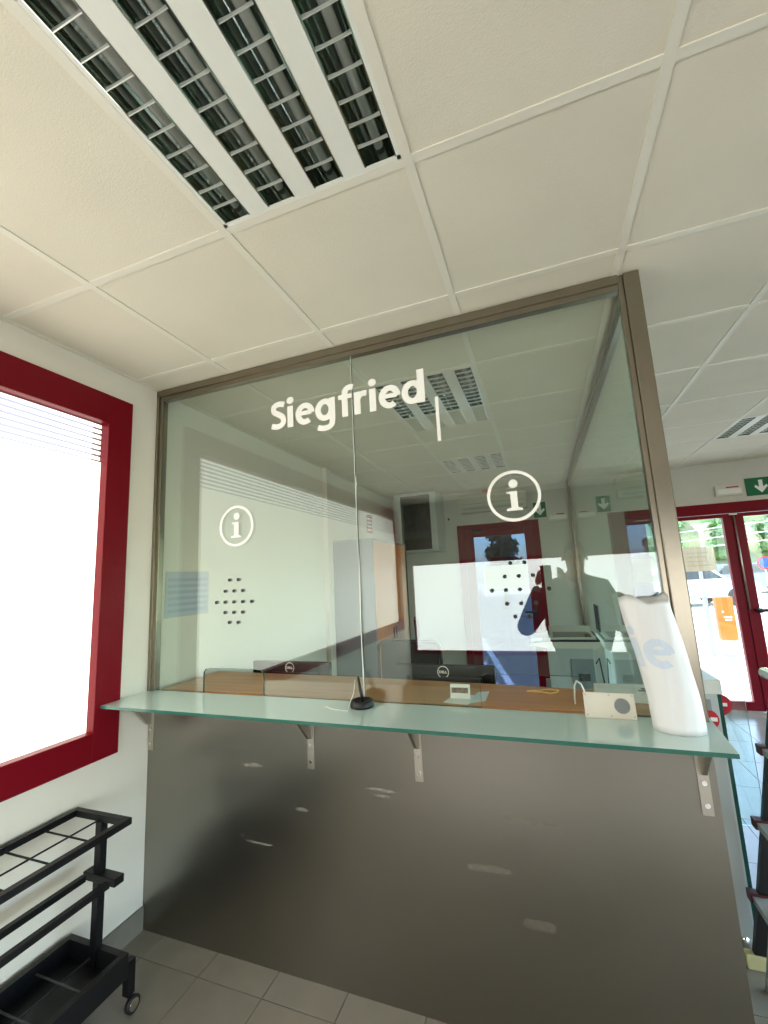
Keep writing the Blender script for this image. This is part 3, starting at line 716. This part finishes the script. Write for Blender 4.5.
# copier
t = thing('copier', 'white office copier with its lid ajar standing by the side glass', 'copier', (2.08, 2.6, 0))
b = MB(); b.box(1.90, 2.27, 2.42, 2.95, .03, .892, .008); b.put('body', PLASTG, t)
MB().box(2.08, 2.262, 2.412, 2.42, .10, .80, .004).put('side_cover', MIDG, t)
MB().box(2.13, 2.22, 2.408, 2.413, .62, .68).put('vent', GREY_DARK, t)
MB().box(1.86, 1.905, 2.45, 2.92, .18, .24, .004).box(1.86, 1.905, 2.45, 2.92, .30, .52, .004).put('paper_drawer', PLAST, t)
MB().prism([(1.76, 0.9170), (1.90, 0.8920), (2.325, 0.8920), (2.325, 0.9470), (1.90, 0.9470), (1.76, 0.9320)], 'y', 2.38, 2.97).put('scanner_deck', PLAST, t)
MB().box(1.90, 2.325, 2.378, 2.972, 0.9470, 0.9600, .002).prism([(1.755, 0.9320), (1.90, 0.9460), (1.90, 0.9600), (1.755, 0.9460)], 'y', 2.378, 2.6).put('dark_band', BLACKP, t)
MB().box(1.775, 1.865, 2.40, 2.52, 0.9500, 0.9570, rot=Matrix.Rotation(math.radians(-5.5), 3, 'Y')).put('touch_screen', SCREEN, t)
MB().box(1.93, 2.30, 2.42, 2.94, 0.9600, 0.9770, .003).put('platen_frame', PLAST, t)
MB().box(1.96, 2.27, 2.45, 2.86, 0.9765, 0.9785).put('platen', mat('dark_platen', (50, 38, 30), .1), t)
lid = MB().box(1.93, 2.30, 2.44, 2.95, 0.9870, 1.0170, .004, rot=Matrix.Rotation(math.radians(14), 3, 'X'), piv=(2.1, 2.95, 0.9870))
lid.put('lid', PLAST, t)
MB().box(1.95, 2.28, 2.46, 2.93, 0.9830, 0.9865, rot=Matrix.Rotation(math.radians(14), 3, 'X'), piv=(2.1, 2.95, 0.9870)).put('lid_pad', GREY_DARK, t)
MB().tube([(2.285, 2.5, .75), (2.31, 2.46, .8), (2.325, 2.42, .6), (2.325, 2.40, .3), (2.30, 2.40, .01)], .006, 8).put('cable', BLACKP, t)
for x in (1.94, 2.23):
    for y in (2.47, 2.9): MB().cyl((x, y, 0), (x, y, .03), .02).put('foot', BLACKP, t)

# ------------------------------------------------------------------ black stand by the left wall
t = thing('umbrella_stand', 'black metal wheeled umbrella stand below the red window', 'umbrella stand', (.17, -.85, 0))
y1, y0 = -.35, -1.35
def sq(b, p, q, s):       # square bar along an axis
    lo = [min(a, c) for a, c in zip(p, q)]; hi = [max(a, c) for a, c in zip(p, q)]
    for k in range(3):
        if hi[k]-lo[k] < 1e-6: lo[k] -= s/2; hi[k] += s/2
    b.box(lo[0], hi[0], lo[1], hi[1], lo[2], hi[2], .0015); return b
b = MB()
for x in (.03, .312): sq(b, (x, y0, .68), (x, y1, .68), .024)
for y in (y0+.012, y1-.012): sq(b, (.042, y, .68), (.30, y, .68), .0239)
b.put('top_frame', BLACK, t)
b = MB(); b.cyl((.172, y0, .672), (.172, y1, .672), .0035, n=8)
yy = -.490
while yy > y0:
    b.cyl((.03, yy, .675), (.312, yy, .675), .0035, n=8); yy -= .13
b.put('divider_wires', BLACK, t)
for y in (y1-.016, y0+.016):
    MB().box(.166, .198, y-.014, y+.014, .15, .668, .002).put('post', BLACK, t)
b = MB()
for x in (.145, .272): sq(b, (x, y0+.02, .478), (x, y1-.05, .478), .022)
for y in (y0+.018, y1-.018): b.box(.122, .292, y-.02, y+.02, .462, .490, .002)
b.put('middle_rails', BLACK, t)
b = MB()
for x in (.035, .322): b.box(x-.012, x+.012, y0, y1, .15, .232, .002)
for y in (y0+.012, y1-.012): b.box(.047, .31, y-.012, y+.012, .17, .232, .002)
b.box(.047, .31, y0+.02, y1-.02, .165, .171)
b.put('drip_tray', BLACK, t)
b = MB(); b.cyl((.172, y0+.02, .2), (.172, y1-.02, .2), .0035, n=8)
yy = -.490
while yy > y0: b.cyl((.047, yy, .203), (.31, yy, .203), .0035, n=8); yy -= .13
b.put('tray_wires', GREY_DARK, t)
for x in (.05, .290):
    for y in (y1+.042, y0+.03):
        c = MB().box(x-.014, x+.014, y-.016, y+.016, .055, .17, .002).box(x-.014, x+.014, min(y, y1)-.03, y, .15, .172, .002).put('caster_fork', BLACK, t)
        MB().cyl((x+.014, y, .028), (x+.030, y, .028), .028, n=24).put('wheel', BLACKP, c)
        MB().cyl((x+.030, y, .028), (x+.033, y, .028), .019, n=20).put('hub', CHROME, c)
        if x > .1: MB().cyl((x-.006, y, .028), (x+.015, y, .028), .006, n=8).cyl((x, y, .028), (x, y, .06), .006, n=8).put('axle', CHROME, c)
        else: MB().cyl((x, y, .028), (x+.015, y, .028), .006, n=8).cyl((x, y, .028), (x, y, .06), .006, n=8).put('axle', CHROME, c)

# ------------------------------------------------------------------ ticket gate and step ladder right of the booth
t = thing('ticket_gate', 'white ticket gate with rounded top and red stickers beside the booth', 'ticket gate', (2.5, 1.0, 0))
MB().box(2.41, 2.585, .612, 1.5, .06, 1.0, .008).put('cabinet', PLASTG, t)
MB().box(2.586, 2.604, .63, 1.5, .04, 1.0, .002).put('side_glass', EDGE, t)
plan = [(2.41, .6), (2.60, .6)]+[(2.41+.19*math.cos(a), .9+.75*math.sin(a)) for a in [PI/2*k/10 for k in range(11)]]
MB().prism(plan, 'z', 1.0, 1.058).put('rounded_cap', LAMPW, t)
MB().box(2.515, 2.555, .605, .613, .93, .975, .002).put('card_slot', MIDG, t)
for x in (2.44, 2.55):
    for y in (.65, 1.4): MB().cyl((x, y, 0), (x, y, .06), .02).put('foot', CHROME, t)
wg = MB().prism(rounded(2.61, 2.808, .30, .948, .045), 'y', 1.0, 1.008, 0, 1).put('wing', [WING, mat('wing_edge', (150, 190, 180), .2)], t)
st = MB().cyl((2.70, .999, .853), (2.70, .9985, .853), .050, n=32).put('wing_sticker', REDS, t)
MB().box(2.67, 2.73, .9975, .9982, .845, .861).put('sticker_band', VINYL, t)
MB().cyl((2.535, .6115, .892), (2.535, .6095, .892), .042, n=32).put('front_sticker', REDS, t)
MB().box(2.545, 2.57, .608, .6096, .885, .901).put('sticker_band', VINYL, t)
MB().box(2.604, 2.615, 1.0-.01, 1.018, .3, .9, .002).put('wing_hinge', BRACKET, t)

t = thing('step_ladder', 'dark folding step ladder with red step caps at the right edge', 'ladder', (2.65, .4, 0))
def lad(z): return 2.54+.205*z
for y in (.556, .20):
    b = MB(); b.prism([(lad(.03)-.0, .03), (lad(.03)+.055, .03), (lad(1.08)+.055, 1.08), (lad(1.08), 1.08)], 'y', y-.012, y+.012).put('stile', BLACKP, t)
    MB().box(lad(0)-.02, lad(0)+.06, y-.018, y+.018, 0, .05, .006).put('rubber_foot', BEIGE, t)
    x = 2.80
    MB().prism([(3.02, .0), (3.05, .0), (2.80, 1.06), (2.77, 1.06)], 'y', y-.03, y-.013).put('rear_leg', GALV, t)
for z in (.25, .52, .80):
    s_ = MB().box(lad(z)-.02, lad(z)+.075, .212, .544, z-.012, z+.012, .003).put('step', GALV, t)
    for y in (.556, .20): MB().box(lad(z)-.028, lad(z)+.03, y-.02, y+.02, z-.016, z+.02, .004).put('step_cap', mat('cap_red', (74, 20, 28), .5) if 'cap_red' not in MATS else MATS['cap_red'], s_)
MB().prism([(lad(0), 0), (lad(0)+.03, 0), (lad(.9)+.03, .9), (lad(.9), .9)], 'y', .43, .458).put('front_brace', GALV, t)
MB().cyl((2.75, .57, 1.10), (2.75, .18, 1.10), .022, n=16).put('top_rail', CHROME, t)

# ------------------------------------------------------------------ outdoors
struct(MB().box(-40, 60, D+.2, 70, -.12, -.02).put('ground', CONC))
rd = struct(MB().box(-30, 2.75, D+.21, 40, -.0205, -.004).put('road', ASPH))
MB().prism([(1.40, 4.35), (1.50, 4.35), (.42, 9.2), (.30, 9.2)], 'z', -.004, .0).put('edge_line', ROADW, rd)
for k in range(6):
    y = 4.55+k*.75; xr = 1.40-(y-4.35)*.227-.12
    MB().prism([(xr-1.0, y), (xr, y), (xr-.06, y+.32), (xr-1.06, y+.32)], 'z', -.004, 0.).put('road_bar', ROADW, rd)
MB().cyl((1.05, 8.9, -.004), (1.05, 8.9, .001), .33, n=28).put('manhole_cover', GREY_DARK, rd)

def tree(x, y, h, r, leaf, label, n=900, lo=.25, seed=1, ls=.16):
    rr = random.Random(seed)
    t = thing('tree', label, 'tree', (x, y, 0), 'trees outside')
    MB().tube([(x, y, -.03), (x+.05, y, h*.3), (x-.03, y+.02, h*.75)], [h*.03, h*.022, h*.01], 8).put('trunk', BARK, t)
    b = MB(); lumps = []
    for k in range(14):
        a = rr.uniform(0, 2*PI); q = rr.random()
        zz = h*(lo+.1+(.82-lo)*q); rad = r*(.75-.45*abs(q-.4))*rr.uniform(.3, 1)
        lumps.append((Vector((x+rad*math.cos(a), y+rad*math.sin(a), zz)), r*rr.uniform(.3, .5)))
    for k in range(n):
        c, s = rr.choice(lumps)
        d = Vector((rr.gauss(0, 1), rr.gauss(0, 1), rr.gauss(0, .8))).normalized()*s*rr.uniform(.6, 1.05)
        p = c+d; u = Vector((rr.gauss(0, 1), rr.gauss(0, 1), rr.gauss(0, 1))).normalized(); v = u.orthogonal().normalized()
        l = ls*r*rr.uniform(.6, 1.2)
        b.quad(p-u*l, p+v*l*.5, p+u*l, p-v*l*.5)
    for c, s in lumps:
        bmesh.ops.create_icosphere(b.b, subdivisions=2, radius=s*.72, matrix=Matrix.Translation(c))
    b.put('foliage', leaf, t)
for k, (x, y, h, r, l) in enumerate(((-3.6, 19.5, 5.6, 1.7, 'dark tree outside the booth door, furthest left of the row'), (-1.75, 15.2, 4.8, 1.35, 'dark tree outside the booth door, second from left'), (.35, 17.6, 5.0, 1.25, 'dark tree outside the booth door with sky at its side'))):
    tree(x, y, h, r, LEAF_D, l, 1400, .05, 11+k)
hill = MB(); NX, NY = 40, 10; g = []
for i in range(NX+1):
    row = []
    for j in range(NY+1):
        x = 5+i*30/NX; y = 32+j*3
        z = -.1+8.5*(1-math.cos(min(1, j/5)*PI))/2*min(1, i/5+.3)+.25*math.sin(i*1.7+j)+.2*math.sin(j*2.3-i*.7)
        row.append(hill.b.verts.new((x, y, z if j else -.1)))
    g.append(row)
for i in range(NX):
    for j in range(NY):
        f = hill.b.faces.new((g[i][j], g[i+1][j], g[i+1][j+1], g[i][j+1])); f.smooth = True
struct(hill.put('hillside', GRASSY))
hl = ['first from the left', 'second from the left', 'third from the left', 'fourth from the left', 'fifth from the left', 'sixth from the left', 'seventh from the left']
for k in range(7):
    tree(11.0+k*1.8, 36.5+(4.2 if k % 2 else 0), 5.4+math.sin(k*1.9)*.6+(.6 if k % 2 else 0), 1.6, LEAF_L, 'light green hillside tree beyond the exit doors, ' + hl[k], 700, .3, 40+k)

def car(cx, cy, ang, m, label):
    t = thing('car', label, 'car', (cx, cy, 0), 'parked cars beyond the exit doors')
    R3 = Matrix.Rotation(ang, 3, 'Z')
    def pl(b, name, mm):
        o = b.put(name, mm)
        for v in o.data.vertices:
            w = R3 @ Vector((v.co.x, v.co.y, 0)); v.co = (cx+w.x, cy+w.y, v.co.z)
        o.parent = t; o.matrix_parent_inverse = Matrix.Translation((-cx, -cy, 0))
    pl(MB().prism([(-2.1, .3), (2.1, .3), (2.15, .7), (1.9, .85), (1.1, .95), (.45, 1.42), (-1.3, 1.42), (-1.95, .95), (-2.15, .85)], 'y', -.85, .85), 'body', m)
    pl(MB().prism([(.95, .96), (.42, 1.36), (-.3, 1.36), (-.3, .96)], 'y', -.86, .86).prism([(-.36, .96), (-.36, 1.36), (-1.2, 1.36), (-1.65, .96)], 'y', -.86, .86), 'windows', GREY_DARK)
    for x in (-1.3, 1.3):
        for y in (-.87, .87): pl(MB().cyl((x, y-.08 if y > 0 else y, .29), (x, y if y > 0 else y+.08, .29), .31, n=20), 'wheel', BLACKP)
CAR1 = mat('car_grey', (120, 126, 130), .3, metal=.3); CAR2 = mat('car_teal', (120, 176, 180), .3); CAR3 = mat('car_white', (214, 216, 214), .3)
car(6.9, 17.6, .25, CAR3, 'white parked car seen far through the left exit door pane')
car(10.9, 24.0, .35, CAR1, 'grey parked car seen far through the left exit door pane')
car(14.9, 27.0, .4, CAR2, 'teal parked car seen far through the right exit door pane')

t = thing('ticket_machine', 'orange ticket validator on a post outside the exit doors', 'ticket machine', (4.78, 7.27, 0))
MB().box(4.665, 4.905, 7.2, 7.34, .25, .965, .01).put('cabinet', ORANGE, t)
MB().box(4.69, 4.87, 7.22, 7.32, -.02, .25, .004).put('post', GALV, t)
for x, z, w in ((4.74, .72, .03), (4.80, .63, .11), (4.80, .585, .09)): MB().box(x-w/2, x+w/2, 7.197, 7.201, z-.012, z+.012).put('print_mark', VINYL, t)
t = thing('railing', 'grey steel railing outside beside the orange machine', 'railing', (4.5, 7.3, 0))
for x in (3.0, 4.54): MB().box(x-.035, x+.035, 7.28, 7.33, -.02, .97).put('post', GALV, t)
MB().box(2.9, 4.62, 7.27, 7.34, .965, .995).put('handrail', GALV, t)
t = thing('notice_board', 'beige notice board on a post outside the left exit door', 'board', (4.77, 8, 0))
MB().box(4.50, 5.01, 7.98, 8.01, 1.40, 1.86, .004).put('board', BEIGEB, t)
MB().box(4.73, 4.78, 8.01, 8.05, -.02, 1.8).put('post', GALV, t)
for k in range(4): MB().box(4.55, 4.96, 7.976, 7.981, 1.5+k*.08, 1.515+k*.08).put('print_line', mat('board_print%d' % k, (128, 112, 84), .7), t)
t = thing('catenary_pole', 'white overhead line pole far outside the left exit door', 'pole', (8.5, 20, 0))
MB().box(8.42, 8.54, 19.95, 20.05, -.02, 3.15).put('mast', LAMPW, t)
MB().prism([(8.15, 3.22), (8.85, 3.22), (8.54, 2.85), (8.42, 2.85)], 'y', 19.97, 20.03).put('head', LAMPW, t)
for z in (2.95, 2.55, 2.2): MB().tube([(5.5, 19.9, z-.25), (8.48, 20, z), (12, 19.8, z+.22)], .018, 6).put('overhead_wire', LAMPW, t)
t = thing('road_sign', 'round blue and red road sign far outside the right exit door', 'road sign', (10.5, 20, 0))
MB().cyl((10.47, 20, -.02), (10.47, 20, 1.4), .03, n=10).put('post', GALV, t)
MB().cyl((10.47, 19.97, 1.42), (10.47, 19.94, 1.42), .26, n=28).put('rim', REDS, t)
MB().cyl((10.47, 19.94, 1.42), (10.47, 19.93, 1.42), .20, n=28).put('face', mat('sign_blue', (40, 80, 170), .4), t)

# ------------------------------------------------------------------ the photographer, seen mirrored in the glass
P = thing('person', 'person in dark jacket holding up a phone, mirrored in the booth glass', 'person', (2.13, -2.03, 0))
def skin_body(name, verts, edges, radii, m, parent, sub=2):
    me = bpy.data.meshes.new(name); me.from_pydata(verts, edges, []); me.update()
    o = bpy.data.objects.new(name, me); COL.objects.link(o)
    o.modifiers.new('skin', 'SKIN')
    for k, r in enumerate(radii):
        r = r if isinstance(r, tuple) else (r, r)
        me.skin_vertices[0].data[k].radius = r
    me.skin_vertices[0].data[0].use_root = True
    if sub:
        s_ = o.modifiers.new('sub', 'SUBSURF'); s_.levels = sub; s_.render_levels = sub
    bpy.context.view_layer.update()
    me2 = bpy.data.meshes.new_from_object(o.evaluated_get(bpy.context.evaluated_depsgraph_get()))
    bpy.data.objects.remove(o)
    for p in me2.polygons: p.use_smooth = True
    me2.materials.clear(); me2.materials.append(m)
    return link(name, me2, parent)
X, Y = 2.16, -2.03
V = [(X, Y, .93), (X, Y, 1.12), (X, Y+.01, 1.30), (X, Y, 1.43), (X+.01, Y+.02, 1.52), (X+.015, Y+.035, 1.58), (X+.015, Y+.04, 1.66), (X+.015, Y+.03, 1.73),
     (X-.18, Y, 1.41), (1.735, -1.90, 1.08), (1.885, -1.775, 1.455), (X+.19, Y, 1.41), (2.47, -1.95, 1.10), (2.10, -1.785, 1.47),
     (X-.10, Y, .86), (X-.11, Y+.02, .48), (X-.12, Y-.02, .09), (X-.13, Y+.13, .035), (X+.10, Y, .86), (X+.11, Y+.02, .48), (X+.12, Y-.02, .09), (X+.13, Y+.13, .035)]
E_ = [(0, 1), (1, 2), (2, 3), (3, 4), (4, 5), (5, 6), (6, 7), (3, 8), (8, 9), (9, 10), (3, 11), (11, 12), (12, 13), (0, 14), (14, 15), (15, 16), (16, 17), (0, 18), (18, 19), (19, 20), (20, 21)]
Rr = [(.30, .15), (.30, .14), (.25, .12), (.14, .09), .055, (.065, .08), (.078, .095), (.06, .07), .085, .075, .032, .085, .075, .032, .085, .06, .045, .035, .085, .06, .045, .035]
body = skin_body('body', V, E_, Rr, SKIN, P)
body.data.materials.append(CLOTH); body.data.materials.append(JEANS); body.data.materials.append(BLACKP)
for p in body.data.polygons:
    c = p.center
    if c.z > 1.50 and abs(c.x-X) < .14 and c.y < -1.85: p.material_index = 0
    elif (Vector((1.885, -1.775, 1.455))-c).length < .06 or (Vector((2.10, -1.785, 1.47))-c).length < .06: p.material_index = 0
    elif c.z < .10: p.material_index = 3
    elif c.z < .90: p.material_index = 2
    else: p.material_index = 1
hd = Vector((X+.015, Y+.035, 1.66))
b = MB(); bmesh.ops.create_uvsphere(b.b, u_segments=24, v_segments=16, radius=1, matrix=Matrix.Translation(hd+Vector((0, -.012, .03))) @ Matrix.Diagonal((.088, .105, .10, 1)))
for f in b.b.faces: f.smooth = True
bmesh.ops.delete(b.b, geom=[v for v in b.b.verts if v.co.y > hd.y+.045 and v.co.z < hd.z+.085], context='VERTS')
b.put('hair', HAIR, P)
b = MB()
for s in (-1, 1): bmesh.ops.create_uvsphere(b.b, u_segments=10, v_segments=8, radius=.012, matrix=Matrix.Translation(hd+Vector((s*.032, .088, .0))))
b.put('eyes', DARK, P)
MB().prism([(hd.y+.085, hd.z+.005), (hd.y+.118, hd.z-.035), (hd.y+.085, hd.z-.042)], 'x', hd.x-.012, hd.x+.012).put('nose', SKIN, P)
MB().box(hd.x-.024, hd.x+.024, hd.y+.078, hd.y+.090, hd.z-.068, hd.z-.058, .003).put('mouth', REDN, P)
b = MB()
for s in (-1, 1): b.box(hd.x+s*.088-.008, hd.x+s*.088+.008, hd.y-.015, hd.y+.02, hd.z-.03, hd.z+.03, .006)
b.put('ears', SKIN, P)
def hand(wr, side):
    wr = Vector(wr); vs = [wr, wr+Vector((side*.02, .012, .05)), wr+Vector((side*.03, .018, .085))]; es = [(0, 1), (1, 2)]; rs = [(.024, .016), (.034, .014), (.030, .012)]
    for k in range(4):
        base = len(vs)
        vs += [wr+Vector((side*(.035+.002*k), .02, .045+.019*k)), wr+Vector((side*(.060+.004*(k % 2)), .034, .05+.019*k)), wr+Vector((side*(.075-.004*k), .046, .052+.018*k))]
        es += [(1, base), (base, base+1), (base+1, base+2)]; rs += [.0085, .008, .0065]
    base = len(vs); vs += [wr+Vector((side*.045, -.012, .06)), wr+Vector((side*.06, -.008, .09))]; es += [(1, base), (base, base+1)]; rs += [.010, .008]
    return vs, es, rs
hv, he, hr = hand((1.885, -1.79, 1.455), .35)
skin_body('hand', hv, he, hr, SKIN, P, 1)
hv, he, hr = hand((2.095, -1.79, 1.47), -1)
skin_body('hand', hv, he, hr, SKIN, P, 1)
ph = thing('phone', 'dark phone held up by the photographer, mirrored in the glass', 'phone', (1.955, -1.74, 1.45))
MB().box(1.912, 1.99, -1.741, -1.733, 1.452, 1.602, .003).put('phone_body', BLACKP, ph)
MB().cyl((1.9255, -1.733, 1.585), (1.9255, -1.7315, 1.585), .007, n=14).cyl((1.9445, -1.733, 1.585), (1.9445, -1.7315, 1.585), .007, n=14).put('lenses', GREY_DARK, ph)
